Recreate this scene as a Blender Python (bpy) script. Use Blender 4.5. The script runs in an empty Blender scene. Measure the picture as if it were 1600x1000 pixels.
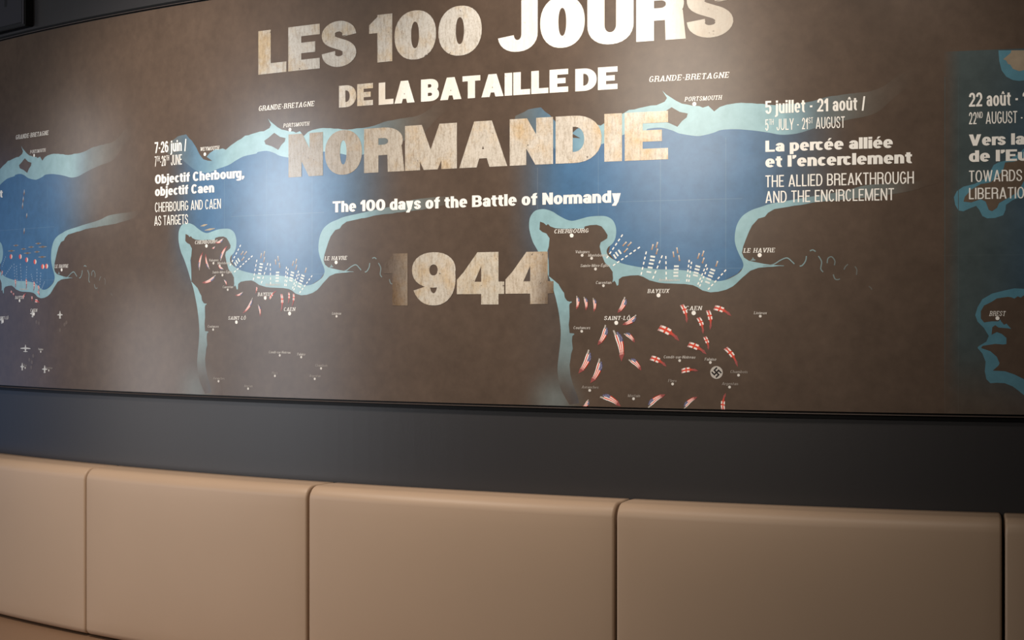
import bpy, bmesh, math, random
from mathutils import Vector, geometry
rnd = random.Random(7)
scene = bpy.context.scene
COL = scene.collection

# ------------------------------------------------------------------ camera
EYE = 1.37                      # eye height
FPX = 2550.0                    # focal length for a 1600 px wide frame
HZ = 496.0                      # image row of the horizon
cd = bpy.data.cameras.new('camera')
cd.sensor_width = 36.0
cd.lens = FPX / 1600 * 36.0
cd.shift_y = -(500 - HZ) / 1600
cam = bpy.data.objects.new('camera', cd)
cam.location = (0, 0, EYE)
cam.rotation_euler = (math.radians(90), 0, 0)
COL.objects.link(cam)
scene.camera = cam

# ------------------------------------------------------------------ world, exposure, lights
w = bpy.data.worlds.new('world'); scene.world = w
w.use_nodes = True
w.node_tree.nodes['Background'].inputs[0].default_value = (1.0, .93, .86, 1)
w.node_tree.nodes['Background'].inputs[1].default_value = .02
vs = scene.view_settings
vs.view_transform = 'Standard'; vs.look = 'None'; vs.gamma = 1; vs.exposure = 0.0
vs.use_curve_mapping = False

def light(name, kind, loc, target, power, color, **kw):
    l = bpy.data.lights.new(name, kind)
    l.energy = power; l.color = color
    for k, v in kw.items(): setattr(l, k, v)
    o = bpy.data.objects.new(name, l)
    o.location = loc
    d = Vector(target) - Vector(loc)
    o.rotation_euler = d.to_track_quat('-Z', 'Y').to_euler()
    COL.objects.link(o)
    return o
WARM = (1.0, .89, .77)
# ceiling spots that wash the mural
light('ceiling_spot_title', 'SPOT', (-.25, 2.85, 2.86), (.16, 3.92, 1.80), 132, WARM, spot_size=math.radians(57), spot_blend=1.0, shadow_soft_size=.05)
light('ceiling_spot_left', 'SPOT', (-1.55, 3.42, 2.86), (-.84, 4.45, 1.36), 172, WARM, spot_size=math.radians(72), spot_blend=1.0, shadow_soft_size=.05)
light('ceiling_spot_right', 'SPOT', (.42, 2.45, 2.86), (.62, 3.66, 1.76), 70, WARM, spot_size=math.radians(53), spot_blend=1.0, shadow_soft_size=.05)
# daylight through the glazed door on the left (bright sky above, street below) and through the windows
light('door_daylight_sky', 'AREA', (-4.9, 2.98, 2.04), (0, 3.6, 1.9), 27, (.86, .93, 1.0), shape='RECTANGLE', size=.66, size_y=.62)
light('door_daylight_street', 'AREA', (-4.9, 2.97, 1.0), (0, 3.6, 1.0), 15, (.90, .93, 1.0), shape='RECTANGLE', size=1.1, size_y=1.3)
light('window_daylight_street', 'AREA', (-4.9, 4.35, 1.0), (0, 4.5, 1.1), 8.5, (1.0, .95, .95), shape='RECTANGLE', size=.8, size_y=.9)
light('window_daylight_sky', 'AREA', (-4.9, 5.05, 2.15), (0, 4.6, 1.8), 3, (1.0, .95, .92), shape='RECTANGLE', size=.55, size_y=.5)
light('window_daylight_shade', 'AREA', (-4.9, 6.1, 1.3), (0, 5.5, 1.3), 4, (.20, .46, 1.0), shape='RECTANGLE', size=1.2, size_y=1.7)
# round pendant lamp over the tables in front of the bench
light('pendant_lamp', 'AREA', (-2.05, .66, 2.36), (.30, 3.85, 1.85), 26, (1.0, .92, .80), shape='DISK', size=1.0)
# general ceiling lighting of the room
light('ceiling_lamp', 'AREA', (-.9, 1.6, 2.86), (-.9, 1.6, 0), 2, WARM, shape='DISK', size=.9)

# ------------------------------------------------------------------ wall geometry (convex cylinder)
CX, CY, R = 2.59565, 9.20627, 5.88326       # axis and radius of the mural's face
def arc(s, h, off=0.0):
    t = s / R
    r = R + off
    return Vector((CX + r * math.sin(t), CY - r * math.cos(t), h))
def at(px, py, off=0.0):
    """arc length and height of the point of the wall seen at a pixel"""
    u = (px - 800) / FPX
    rr = R + off
    a = u * u + 1; b = -2 * (u * CX + CY); c = CX * CX + CY * CY - rr * rr
    z = (-b - math.sqrt(b * b - 4 * a * c)) / (2 * a)
    return R * math.atan2(u * z - CX, CY - z), EYE + (HZ - py) * z / FPX
BOT = EYE - .2100
TOP = EYE + .8581
S_L = at(0, 300)[0] - .55
S_R = at(1600, 300)[0] + .55
SHIFT = {3: 0.0, 2: -1.1215, 1: -2.2202}

# ------------------------------------------------------------------ materials
def lin(r, g, b):
    f = lambda c: (c / 255 / 12.92) if c / 255 <= .04045 else ((c / 255 + .055) / 1.055) ** 2.4
    return (f(r), f(g), f(b))
def mat(name, color, rough=.5, spec=.5, bump=None, vary=None):
    m = bpy.data.materials.new(name); m.use_nodes = True
    nt = m.node_tree; b = nt.nodes['Principled BSDF']
    b.inputs['Base Color'].default_value = (*color, 1)
    b.inputs['Roughness'].default_value = rough
    b.inputs['Specular IOR Level'].default_value = spec
    tc = nt.nodes.new('ShaderNodeTexCoord')
    if vary:
        n = nt.nodes.new('ShaderNodeTexNoise'); n.inputs['Scale'].default_value = vary[0]; n.inputs['Detail'].default_value = 6
        nt.links.new(tc.outputs['Object'], n.inputs['Vector'])
        r = nt.nodes.new('ShaderNodeMapRange'); r.inputs['To Min'].default_value = 1 - vary[1]; r.inputs['To Max'].default_value = 1 + vary[1]
        nt.links.new(n.outputs['Fac'], r.inputs['Value'])
        mx = nt.nodes.new('ShaderNodeVectorMath'); mx.operation = 'SCALE'; mx.inputs[0].default_value = color
        nt.links.new(r.outputs[0], mx.inputs['Scale']); nt.links.new(mx.outputs[0], b.inputs['Base Color'])
    if bump:
        n = nt.nodes.new('ShaderNodeTexNoise'); n.inputs['Scale'].default_value = bump[0]; n.inputs['Detail'].default_value = 4
        nt.links.new(tc.outputs['Object'], n.inputs['Vector'])
        bp = nt.nodes.new('ShaderNodeBump'); bp.inputs['Strength'].default_value = bump[1]; bp.inputs['Distance'].default_value = bump[2]
        nt.links.new(n.outputs['Fac'], bp.inputs['Height']); nt.links.new(bp.outputs[0], b.inputs['Normal'])
    return m
PR, PS = .23, .50      # gloss of the mural's print
def print_mat(name, lo, hi, scales, stains=0., gloss=1.0):
    """satin print whose ink colour comes from the 'ink' attribute"""
    m = bpy.data.materials.new(name); m.use_nodes = True
    nt = m.node_tree; b = nt.nodes['Principled BSDF']
    b.inputs['Roughness'].default_value = PR
    at_ = nt.nodes.new('ShaderNodeAttribute'); at_.attribute_name = 'ink'
    tc = nt.nodes.new('ShaderNodeTexCoord')
    col = at_.outputs['Color']
    def noise(scale, detail, rough=.6, stretch=None):
        n = nt.nodes.new('ShaderNodeTexNoise'); n.inputs['Scale'].default_value = scale
        n.inputs['Detail'].default_value = detail; n.inputs['Roughness'].default_value = rough
        if stretch:
            mp = nt.nodes.new('ShaderNodeMapping'); mp.inputs['Scale'].default_value = stretch
            nt.links.new(tc.outputs['Object'], mp.inputs['Vector']); nt.links.new(mp.outputs[0], n.inputs['Vector'])
        else: nt.links.new(tc.outputs['Object'], n.inputs['Vector'])
        return n.outputs['Fac']
    def rng(v, a, b_, c, d):
        r = nt.nodes.new('ShaderNodeMapRange')
        for k, x in zip(('From Min', 'From Max', 'To Min', 'To Max'), (a, b_, c, d)): r.inputs[k].default_value = x
        nt.links.new(v, r.inputs['Value']); return r.outputs[0]
    def mixc(fac, a, b_, blend='MIX'):
        x = nt.nodes.new('ShaderNodeMix'); x.data_type = 'RGBA'; x.blend_type = blend
        nt.links.new(fac, x.inputs[0]); nt.links.new(a, x.inputs[6])
        if isinstance(b_, tuple): x.inputs[7].default_value = (*b_, 1)
        else: nt.links.new(b_, x.inputs[7])
        return x.outputs[2]
    for sc_ in scales:
        v = nt.nodes.new('ShaderNodeVectorMath'); v.operation = 'SCALE'
        nt.links.new(col, v.inputs[0]); nt.links.new(rng(noise(sc_, 5), .3, .7, lo, hi), v.inputs['Scale']); col = v.outputs[0]
    if stains:
        col = mixc(rng(noise(7, 5, .7), .48, .66, 0, .85 * stains), col, (.95, .74, .46), 'MULTIPLY')
        col = mixc(rng(noise(150, 5, .8, (1, 1, .22)), .47, .62, 0, .5 * stains), col, (.50, .43, .35), 'MULTIPLY')
        col = mixc(rng(noise(200, 4, .8), .50, .62, 0, .4 * stains), col, (.55, .48, .40), 'MULTIPLY')
        col = mixc(rng(noise(70, 3), .70, .735, 0, .4 + .45 * stains), col, (.10, .08, .07))
    nt.links.new(col, b.inputs['Base Color'])
    # blue inks lie under a glossier varnish than the brown ones
    sx = nt.nodes.new('ShaderNodeSeparateColor'); nt.links.new(at_.outputs['Color'], sx.inputs[0])
    sb = nt.nodes.new('ShaderNodeMath'); sb.operation = 'SUBTRACT'
    nt.links.new(sx.outputs[2], sb.inputs[0]); nt.links.new(sx.outputs[0], sb.inputs[1])
    nt.links.new(rng(sb.outputs[0], 0., .16, PS, gloss), b.inputs['Specular IOR Level'])
    return m
M_PRINT = print_mat('mural_print', .91, 1.10, (9, 38), 0, .60)
M_SEA = print_mat('mural_sea_print', .91, 1.10, (9, 38), 0, .60)
M_INK = print_mat('plain_ink', .98, 1.02, (30,), 0, .3)
M_TITLE = print_mat('distressed_ink', .93, 1.05, (12,), 1.0, .3)
M_TITLEW = print_mat('speckled_white_ink', .97, 1.03, (12,), .25, .3)
M_WALL = mat('charcoal_paint', lin(44, 42, 43), .38, .5, (140, .05, .002))
M_RAIL = mat('black_rail', lin(8, 7, 7), .45, .2)
M_RAILLIP = mat('brown_rail_lip', lin(62, 52, 47), .4, .5)
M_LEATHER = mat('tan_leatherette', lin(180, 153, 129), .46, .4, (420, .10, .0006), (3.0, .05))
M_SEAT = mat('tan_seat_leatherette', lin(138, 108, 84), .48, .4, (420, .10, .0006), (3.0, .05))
M_PLINTH = mat('dark_plinth', lin(40, 36, 34), .5)
M_FLOOR = mat('floor_tile', lin(58, 51, 46), .4, .5, None, (5, .1))
M_CEIL = mat('ceiling_paint', lin(70, 68, 66), .8)
M_BOX = mat('black_plastic', lin(62, 60, 66), .5, .3)
M_BOXF = mat('dark_grille', lin(46, 45, 50), .6, .2)
M_BOXD = mat('matt_black_plastic', lin(14, 13, 14), .6, .3)
M_DOORF = mat('door_frame_paint', lin(60, 60, 62), .4)
M_GLASS = mat('door_glass', (.75, .85, .95), .1)

BROWN = lin(86, 72, 62)
SEA = lin(67, 106, 144)
BAND = lin(143, 178, 186)
LAND = lin(90, 76, 66)
WHITE = (.92, .89, .84)
RED = lin(226, 74, 50)
PINK = lin(160, 84, 82)
NAVY = lin(92, 92, 128)
def mix(a, b, t):
    t = max(0., min(1., t)); return tuple((x ** .5 + (y ** .5 - x ** .5) * t) ** 2 for x, y in zip(a, b))
def ramp(x, a, b):
    t = max(0., min(1., (x - a) / (b - a))); return t * t * (3 - 2 * t)

# ------------------------------------------------------------------ object helpers
def link(o, parent=None):
    COL.objects.link(o)
    if parent: o.parent = parent
    return o
def empty(name, loc=(0, 0, 0)):
    o = bpy.data.objects.new(name, None); o.location = loc; o.empty_display_size = .1
    return link(o)
def tag(o, label, cat, group=None):
    o['label'] = label; o['category'] = cat
    if group: o['group'] = group
    return o
def struct(o):
    o['kind'] = 'structure'; return o
def from_bm(name, bm, m, parent=None, smooth=False):
    me = bpy.data.meshes.new(name)
    bmesh.ops.recalc_face_normals(bm, faces=bm.faces[:])
    bm.to_mesh(me); bm.free()
    if smooth:
        for p in me.polygons: p.use_smooth = True
    me.materials.append(m)
    return link(bpy.data.objects.new(name, me), parent)

class Flat:
    """a print shape: flat pieces in (arc length, height) that are laid on the curved wall"""
    def __init__(self): self.bm = bmesh.new()
    def quad(self, pts):
        vs_ = [self.bm.verts.new((x, y, 0)) for x, y in pts]
        try: self.bm.faces.new(vs_)
        except ValueError: pass
    def poly(self, pts):
        vv = [Vector((x, y, 0)) for x, y in pts]
        vs_ = [self.bm.verts.new(v) for v in vv]
        for t in geometry.tessellate_polygon([vv]):
            try: self.bm.faces.new([vs_[i] for i in t])
            except ValueError: pass
    def line(self, pts, width):
        n = len(pts); L = []
        wd = width if callable(width) else (lambda t: width)
        for i, p in enumerate(pts):
            a = pts[max(0, i - 1)]; b = pts[min(n - 1, i + 1)]
            d = (b[0] - a[0], b[1] - a[1]); k = math.hypot(*d) or 1
            hw = wd(i / (n - 1)) / 2
            L.append(((p[0] - d[1] / k * hw, p[1] + d[0] / k * hw), (p[0] + d[1] / k * hw, p[1] - d[0] / k * hw)))
        for (a, b), (c, d) in zip(L, L[1:]): self.quad((a, b, d, c))
    def disc(self, c, r, n=16):
        self.poly([(c[0] + r * math.cos(i * 2 * math.pi / n), c[1] + r * math.sin(i * 2 * math.pi / n)) for i in range(n)])
    def union(self):
        """melt overlapping strokes into one flat outline"""
        V, E, F = [], [], []
        for f in self.bm.faces:
            c = [(v.co.x, v.co.y) for v in f.verts]
            for p in ([c] if len(c) == 3 else [[c[0], c[1], c[2]], [c[0], c[2], c[3]]]):
                ar = (p[1][0] - p[0][0]) * (p[2][1] - p[0][1]) - (p[2][0] - p[0][0]) * (p[1][1] - p[0][1])
                if abs(ar) < 1e-9: continue
                if ar < 0: p = p[::-1]
                k = len(V); V += [Vector(q) for q in p]; F.append([k, k + 1, k + 2])
        r = geometry.delaunay_2d_cdt(V, E, F, 0, 1e-6)
        self.bm.free(); self.bm = bmesh.new()
        vs_ = [self.bm.verts.new((v.x, v.y, 0)) for v in r[0]]
        for f, src in zip(r[2], r[5]):
            if not src: continue
            try: self.bm.faces.new([vs_[i] for i in f])
            except ValueError: pass
        return self
    def build(self, name, m, parent, off, col, step=None, ystep=None):
        bm = self.bm
        def cut(co, no, clear=False):
            g = bm.verts[:] + bm.edges[:] + bm.faces[:]
            bmesh.ops.bisect_plane(bm, geom=g, dist=1e-7, plane_co=co, plane_no=no, clear_outer=clear)
        xs = [v.co.x for v in bm.verts]; ys = [v.co.y for v in bm.verts]
        if not xs: return None
        if min(ys) < BOT: cut((0, BOT + .0004, 0), (0, -1, 0), True)
        if max(ys) > TOP: cut((0, TOP - .0004, 0), (0, 1, 0), True)
        if min(xs) < S_L: cut((S_L, 0, 0), (-1, 0, 0), True)
        if max(xs) > S_R: cut((S_R, 0, 0), (1, 0, 0), True)
        if not bm.verts:
            bm.free(); return None
        st = step or .07
        x0 = math.floor(min(xs) / st); x1 = math.ceil(max(xs) / st)
        for i in range(x0 + 1, x1): cut((i * st, 0, 0), (1, 0, 0))
        if ystep:
            for i in range(math.floor(min(ys) / ystep) + 1, math.ceil(max(ys) / ystep)): cut((0, i * ystep, 0), (0, 1, 0))
        me = bpy.data.meshes.new(name)
        flat = [(v.co.x, v.co.y) for v in bm.verts]
        for f in bm.faces:
            f.normal_update()
            if f.normal.z < 0: f.normal_flip()
        bm.to_mesh(me); bm.free()
        for v, (s, h) in zip(me.vertices, flat): v.co = arc(s, h, off * .6)
        a = me.attributes.new('ink', 'FLOAT_COLOR', 'POINT')
        for i, (s, h) in enumerate(flat): a.data[i].color = (*(col(s, h) if callable(col) else col), 1)
        # the cylinder's own normals keep the sheen even
        me.normals_split_custom_set_from_vertices([(math.sin(s / R), -math.cos(s / R), 0) for s, h in flat])
        for p in me.polygons: p.use_smooth = True
        me.materials.append(m)
        return link(bpy.data.objects.new(name, me), parent)

# ------------------------------------------------------------------ lettering
def glyph(ch, v, h, X, serif=0):
    """strokes of a letter as quads; cap height 1, v and h the stem and bar weights, X the x-height. Returns quads, width"""
    q = []
    def Rr(x0, y0, x1, y1): q.append(((x0, y0), (x1, y0), (x1, y1), (x0, y1)))
    def Q(*p): q.append(p)
    def A(cx, cy, rx, ry, a0, a1, n=None, vv=None, hh=None, e=2.2):
        vv = v if vv is None else vv; hh = h if hh is None else hh
        n = n or max(4, int(abs(a1 - a0) / 12)); L = []
        for i in range(n + 1):
            t = math.radians(a0 + (a1 - a0) * i / n); c, s = math.cos(t), math.sin(t)
            k = (abs(c) ** e + abs(s) ** e) ** (-1 / e)
            L.append(((cx + rx * c * k, cy + ry * s * k), (cx + max(.001, rx - vv) * c * k, cy + max(.001, ry - hh) * s * k)))
        for (a, b), (c_, d_) in zip(L, L[1:]): q.append((a, b, d_, c_))
    def SS(w_, H, v_, h_):
        pts = [(1.0, .72), (.93, .87), (.72, .97), (.48, 1.0), (.2, .96), (.02, .84), (.03, .68), (.2, .58), (.5, .5), (.8, .42), (.97, .31), (.98, .16), (.8, .04), (.52, 0), (.26, .03), (.06, .13), (0, .28)]
        pts = [(v_ / 2 + a * (w_ - v_), -.01 + h_ / 2 + b_ * (H + .02 - h_)) for a, b_ in pts]
        c_ = []
        for i in range(len(pts) - 1):
            p0 = pts[max(0, i - 1)]; p1 = pts[i]; p2 = pts[i + 1]; p3 = pts[min(len(pts) - 1, i + 2)]
            for k in range(3):
                t = k / 3; c_.append(tuple(.5 * (2 * p1[j] + (p2[j] - p0[j]) * t + (2 * p0[j] - 5 * p1[j] + 4 * p2[j] - p3[j]) * t * t + (3 * p1[j] - p0[j] - 3 * p2[j] + p3[j]) * t ** 3) for j in (0, 1)))
        c_.append(pts[-1]); L = []
        for i, p in enumerate(c_):
            a = c_[max(0, i - 1)]; b_ = c_[min(len(c_) - 1, i + 1)]; dx, dy = b_[0] - a[0], b_[1] - a[1]; m_ = math.hypot(dx, dy) or 1
            nx, ny = -dy / m_, dx / m_
            if i in (0, len(c_) - 1): nx, ny = (1 if i else -1) * -1, -.15 * (1 if i else -1)
            k = 1.0 / math.sqrt((nx / v_) ** 2 + (ny / h_) ** 2) / 2
            L.append(((p[0] + nx * k, p[1] + ny * k), (p[0] - nx * k, p[1] - ny * k)))
        for (a, b_), (c2, d2) in zip(L, L[1:]): q.append((a, b_, d2, c2))
    def ST(x, y0=0, y1=1, top=True, bot=True):
        Rr(x, y0, x + v, y1)
        if serif:
            e = serif
            if bot: Rr(x - e, y0, x + v + e, y0 + h)
            if top: Rr(x - e, y1 - h, x + v + e, y1)
    def bowl(x, y0, y1, rx, left=False):
        cy = (y0 + y1) / 2; ry = (y1 - y0) / 2
        if left: A(x, cy, rx, ry, 90, 270)
        else: A(x, cy, rx, ry, 90, -90)
    d = v * 1.1
    up = ch.upper() == ch
    if ch == ' ': return q, .27
    if ch in '-·': Rr(.03, .36, .27, .36 + max(h, .1)); return q, .30
    if ch == '/': Q((0, -.06), (v * .8, -.06), (.34, 1.04), (.34 - v * .8, 1.04)); return q, .34
    if ch in '\u2019': Q((0, .68), (v * .5, .68), (v, .85), (0, .85)); Rr(0, .8, v, 1); return q, v
    if ch == ',': Q((0, -.18), (v * .5, -.18), (v, .02), (0, .02)); Rr(0, 0, v, .2); return q, v
    # accents
    acc = {'é': ('e', '/'), 'É': ('E', '/'), 'û': ('u', '^'), 'Ô': ('O', '^'), 'è': ('e', '\\'), 'ô': ('o', '^')}
    if ch in acc:
        base, k = acc[ch]
        q, wd = glyph(base, v, h, X, serif); q = list(q)
        y = (X if base.islower() else 1) + .07; c = wd / 2; t = max(.05, v * .5)
        if k in '/^': q.append(((c - .02 - (.13 if k == '^' else .06), y), (c + t - .08 - (.1 if k == '^' else .02), y), (c + .06 + t * .3, y + .2), (c - .06, y + .2)) if k == '^' else ((c - .08, y), (c + .04, y), (c + .2, y + .2), (c + .02, y + .2)))
        if k == '^': q.append(((c + .13 + .05, y), (c + .02, y), (c - .05, y + .2), (c + .07, y + .2)))
        if k == '\\': q.append(((c + .08, y), (c - .04, y), (c - .2, y + .2), (c - .02, y + .2)))
        return q, wd
    if up and not ch.isdigit():
        W = {'A': .78, 'B': .68, 'C': .68, 'D': .70, 'E': .58, 'F': .55, 'G': .70, 'H': .72, 'I': v, 'J': .55, 'K': .72, 'L': .54, 'M': .90, 'N': .74, 'O': .74,
             'P': .66, 'R': .70, 'S': .64, 'T': .62, 'U': .70, 'V': .76, 'W': 1.05, 'X': .74, 'Y': .74}[ch]
        if v < .2 and ch not in 'I': W *= .9 + v * .5
        if v > .25: W = {'A': .90, 'B': .78, 'C': .76, 'D': .80, 'E': .72, 'I': v, 'J': .74, 'L': .67, 'M': 1.02, 'N': .78, 'O': .80, 'R': .80, 'S': .76, 'T': .74, 'U': .80, 'V': .86}.get(ch, W * 1.1)
        w_ = W
        if ch == 'A':
            Q((0, 0), (d, 0), (w_ / 2 + d * .42, 1), (w_ / 2 - d * .5, 1)); Q((w_, 0), (w_ - d, 0), (w_ / 2 - d * .42, 1), (w_ / 2 + d * .5, 1)); Rr(w_ * .2, .19, w_ * .8, .19 + h * .85)
            if serif: Rr(-serif, 0, d + serif, h); Rr(w_ - d - serif, 0, w_ + serif, h)
        elif ch in 'BPRDEFLHKMNIU':
            if ch in 'BPRDEFLIK': ST(0)
            if ch in 'BPR':
                mid = .5 - h / 2 if ch != 'P' else .40
                x = w_ * .5
                Rr(0, 1 - h, x, 1); Rr(0, mid, x, mid + h); bowl(x, mid, 1, w_ * (.46 if ch == 'B' else .5))
                if ch == 'B': Rr(0, 0, x, h); bowl(x, 0, .5 + h / 2, w_ * .5)
                if ch == 'R':
                    Q((w_ - v * 1.02, 0), (w_ + .03, 0), (w_ - .02, mid - .06 + h), (w_ - .02 - v, mid - .06 + h)); Rr(w_ * .4, mid, w_ - .08, mid + h)
                    if serif: Rr(w_ - v, 0, w_ + serif, h)
            if ch == 'D':
                x = w_ * .4; Rr(0, 0, x, h); Rr(0, 1 - h, x, 1); bowl(x, 0, 1, w_ * .6)
            if ch in 'EFL':
                if ch != 'F': Rr(0, 0, w_, h)
                if ch != 'L': Rr(0, 1 - h, w_, 1); Rr(0, .5 - h / 2, w_ * .86, .5 + h / 2)
                if serif:
                    if ch != 'F': Q((w_ - h, 0), (w_, 0), (w_ + .02, .28), (w_ - h * .3, .28))
                    if ch != 'L': Rr(w_ - h, .76, w_, 1)
            if ch == 'H': ST(0); ST(w_ - v); Rr(0, .5 - h / 2, w_, .5 + h / 2)
            if ch == 'K':
                Q((v, .34), (v, .34 + d * 1.2), (w_ - d, 1), (w_, 1)); Q((v + .06, .48), (v + .06 + d, .60), (w_ + .03, 0), (w_ + .03 - d * 1.1, 0))
                if serif: Rr(w_ - d, 0, w_ + serif, h); Rr(w_ - d - serif, 1 - h, w_ + serif, 1)
            if ch == 'M':
                ST(0, top=False); ST(w_ - v, top=False); Q((0, 1), (v * 1.12, 1), (w_ / 2 + d * .42, 0), (w_ / 2 - d * .42, 0)); Q((w_, 1), (w_ - v * 1.12, 1), (w_ / 2 - d * .42, 0), (w_ / 2 + d * .42, 0))
            if ch == 'N':
                ST(0, top=False); ST(w_ - v, bot=False); Q((0, 1), (v * 1.05, 1), (w_, 0), (w_ - v * 1.05, 0))
            if ch == 'U':
                r_ = w_ / 2; Rr(0, .38, v, 1); Rr(w_ - v, .38, w_, 1); A(r_, .38, r_, .39, 180, 360)
                if serif: Rr(-serif, 1 - h, v + serif, 1); Rr(w_ - v - serif, 1 - h, w_ + serif, 1)
        elif ch in 'CG':
            A(w_ / 2, .5, w_ / 2, .51, 38, 322)
            if ch == 'G': Rr(w_ - v, .13, w_, .50); Rr(w_ * .52, .50 - h, w_, .50)
        elif ch == 'O': A(w_ / 2, .5, w_ / 2, .51, 0, 360, 32, v * (1.1 if v > .25 else 1))
        elif ch == 'J':
            Rr(w_ - v, .34, w_, 1); A(w_ / 2, .34, w_ / 2, .36, 190, 360)
            if serif: Rr(w_ - v - serif, 1 - h, w_ + serif, 1)
        elif ch == 'S':
            SS(w_, 1, v, h)
        elif ch == 'T':
            ST((w_ - v) / 2, top=False); Rr(0, 1 - h, w_, 1)
            if serif: Rr(0, .76, h, 1); Rr(w_ - h, .76, w_, 1)
        elif ch == 'V': Q((0, 1), (d, 1), (w_ / 2 + d * .42, 0), (w_ / 2 - d * .5, 0)); Q((w_, 1), (w_ - d, 1), (w_ / 2 - d * .42, 0), (w_ / 2 + d * .5, 0))
        elif ch == 'W':
            for x in (0, w_ * .42): Q((x, 1), (x + d * .9, 1), (x + w_ * .29 + d * .4, 0), (x + w_ * .29 - d * .4, 0)); Q((x + w_ * .58, 1), (x + w_ * .58 - d * .9, 1), (x + w_ * .29 - d * .4, 0), (x + w_ * .29 + d * .4, 0))
        elif ch == 'X': Q((0, 0), (d, 0), (w_, 1), (w_ - d, 1)); Q((w_, 0), (w_ - d, 0), (0, 1), (d, 1))
        elif ch == 'Y': Q((0, 1), (d, 1), (w_ / 2 + v / 2, .38), (w_ / 2 - v / 2, .38)); Q((w_, 1), (w_ - d, 1), (w_ / 2 - v / 2, .38), (w_ / 2 + v / 2, .38)); Rr(w_ / 2 - v / 2, 0, w_ / 2 + v / 2, .42)
        if serif and ch in 'VWXY': Rr(-serif, 1 - h, d + serif, 1); Rr(w_ - d - serif, 1 - h, w_ + serif, 1)
        return q, w_
    if ch.isdigit():
        w_ = .74 if v > .25 else (.62 if v > .2 else .5)
        if ch == '0': w_ *= 1.1 if v > .25 else 1; A(w_ / 2, .5, w_ / 2, .51, 0, 360, 32, v * (1.1 if v > .25 else 1))
        elif ch == '1': w_ = v + .17; Rr(w_ - v, 0, w_, 1); Q((0, .62), (w_ - v + .02, .62), (w_ - v + .02, .9), (0, .80)); Q((0, .80), (w_ - v + .02, .72), (w_ - v * .6, 1), (w_ - v * .85, 1))
        elif ch == '2':
            A(w_ / 2, .68, w_ / 2, .33, 175, -25, 18); Q((w_ - v * .9, .57), (w_ - .02, .55), (v * .9, h * .8), (0, h * .5)); Rr(0, 0, w_, h); Q((0, h * .4), (w_ * .45, h * .9), (w_ - .02, .55), (w_ - v, .55))
        elif ch == '4':
            w_ *= 1.12; x = w_ * .52; Rr(x, 0, x + v, 1); Rr(0, .20, w_, .20 + h); Q((0, .20), (0, .24 + h), (x, 1), (x + v * .3, 1)); Q((0, .2 + h), (d * .95, .2 + h), (x + v * .35, 1), (x - d * .2, 1))
        elif ch == '5':
            Rr(0, .50, v, 1); Rr(0, 1 - h, w_ * .94, 1); A(w_ * .5, .33, w_ / 2, .34, 125, -165, 20)
        elif ch == '6': A(w_ / 2, .33, w_ / 2, .34, 0, 360, 28); A(w_ / 2, .5, w_ / 2, .51, 40, 200, 16)
        elif ch == '9': A(w_ / 2, .67, w_ / 2, .34, 0, 360, 28); A(w_ / 2, .5, w_ / 2, .51, 30, -155, 18)
        elif ch == '7': Rr(0, 1 - h, w_, 1); Q((w_ * .18, 0), (w_ * .18 + v, 0), (w_, 1 - h), (w_ - v, 1 - h))
        return q, w_
    # lower case
    w_ = {'a': .56, 'b': .60, 'c': .54, 'd': .60, 'e': .58, 'f': .38, 'g': .60, 'h': .58, 'i': v, 'j': v, 'l': v, 'm': .90, 'n': .58, 'o': .60, 'p': .60, 'q': .60,
          'r': .42, 's': .52, 't': .40, 'u': .58, 'v': .56, 'x': .56, 'y': .56, 'z': .5}[ch]
    if v < .2: w_ *= .95
    if v > .25 and ch not in 'ijl': w_ *= 1.1
    hx = X / 2
    def lst(x, y0, y1):
        Rr(x, y0, x + v, y1)
        if serif:
            if y0 >= 0: Rr(x - serif * .7, y0, x + v + serif * .7, y0 + h)
            Rr(x - serif, y1 - h, x + v * .5, y1)
    if ch == 'a':
        lst(w_ - v, 0, X * .62); A(w_ * .5, X * .62, w_ * .5, X * .39, 165, 0, 12); bh = X * .62
        A(w_ * .46, bh / 2, w_ * .46, bh / 2 + .01, 0, 360, 24, v, h * .8); 
    elif ch in 'bp':
        lst(0, -.27 if ch == 'p' else 0, X if ch == 'p' else 1); A(w_ / 2, hx, w_ / 2, hx + .01, 0, 360, 28)
    elif ch in 'dqg':
        if ch == 'd': lst(w_ - v, 0, 1)
        elif ch == 'q': lst(w_ - v, -.27, X)
        else: Rr(w_ - v, -.08, w_, X); A(w_ / 2, -.08, w_ / 2, .2, 0, -150, 12)
        A(w_ / 2, hx, w_ / 2, hx + .01, 0, 360, 28)
    elif ch == 'c': A(w_ / 2, hx, w_ / 2, hx + .01, 40, 320, 22); w_ -= .05
    elif ch == 'e': A(w_ / 2, hx, w_ / 2, hx + .01, 0, 318, 24); Rr(v * .6, hx - h * .38, w_ - .005, hx + h * .3)
    elif ch == 'f': w_ = .20 + v; Rr(.09, 0, .09 + v, .76); A(.09 + v * 1.05, .74, v * 1.05, .27, 180, 70, 8); Rr(0, X - h, w_, X)
    elif ch in 'hnm':
        lst(0, 0, 1 if ch == 'h' else X)
        for k in range(2 if ch == 'm' else 1):
            b_ = (w_ - v) / (2 if ch == 'm' else 1); x0 = k * b_
            lst(x0 + b_, 0, X * .6); A(x0 + (b_ + v) / 2, X * .55, (b_ + v) / 2, X * .47, 180, 0, 14)
    elif ch in 'ij':
        lst(0, 0 if ch == 'i' else -.1, X); Rr(0, X + .07, v, min(1.02, X + .07 + max(.14, v * .8)))
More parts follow.
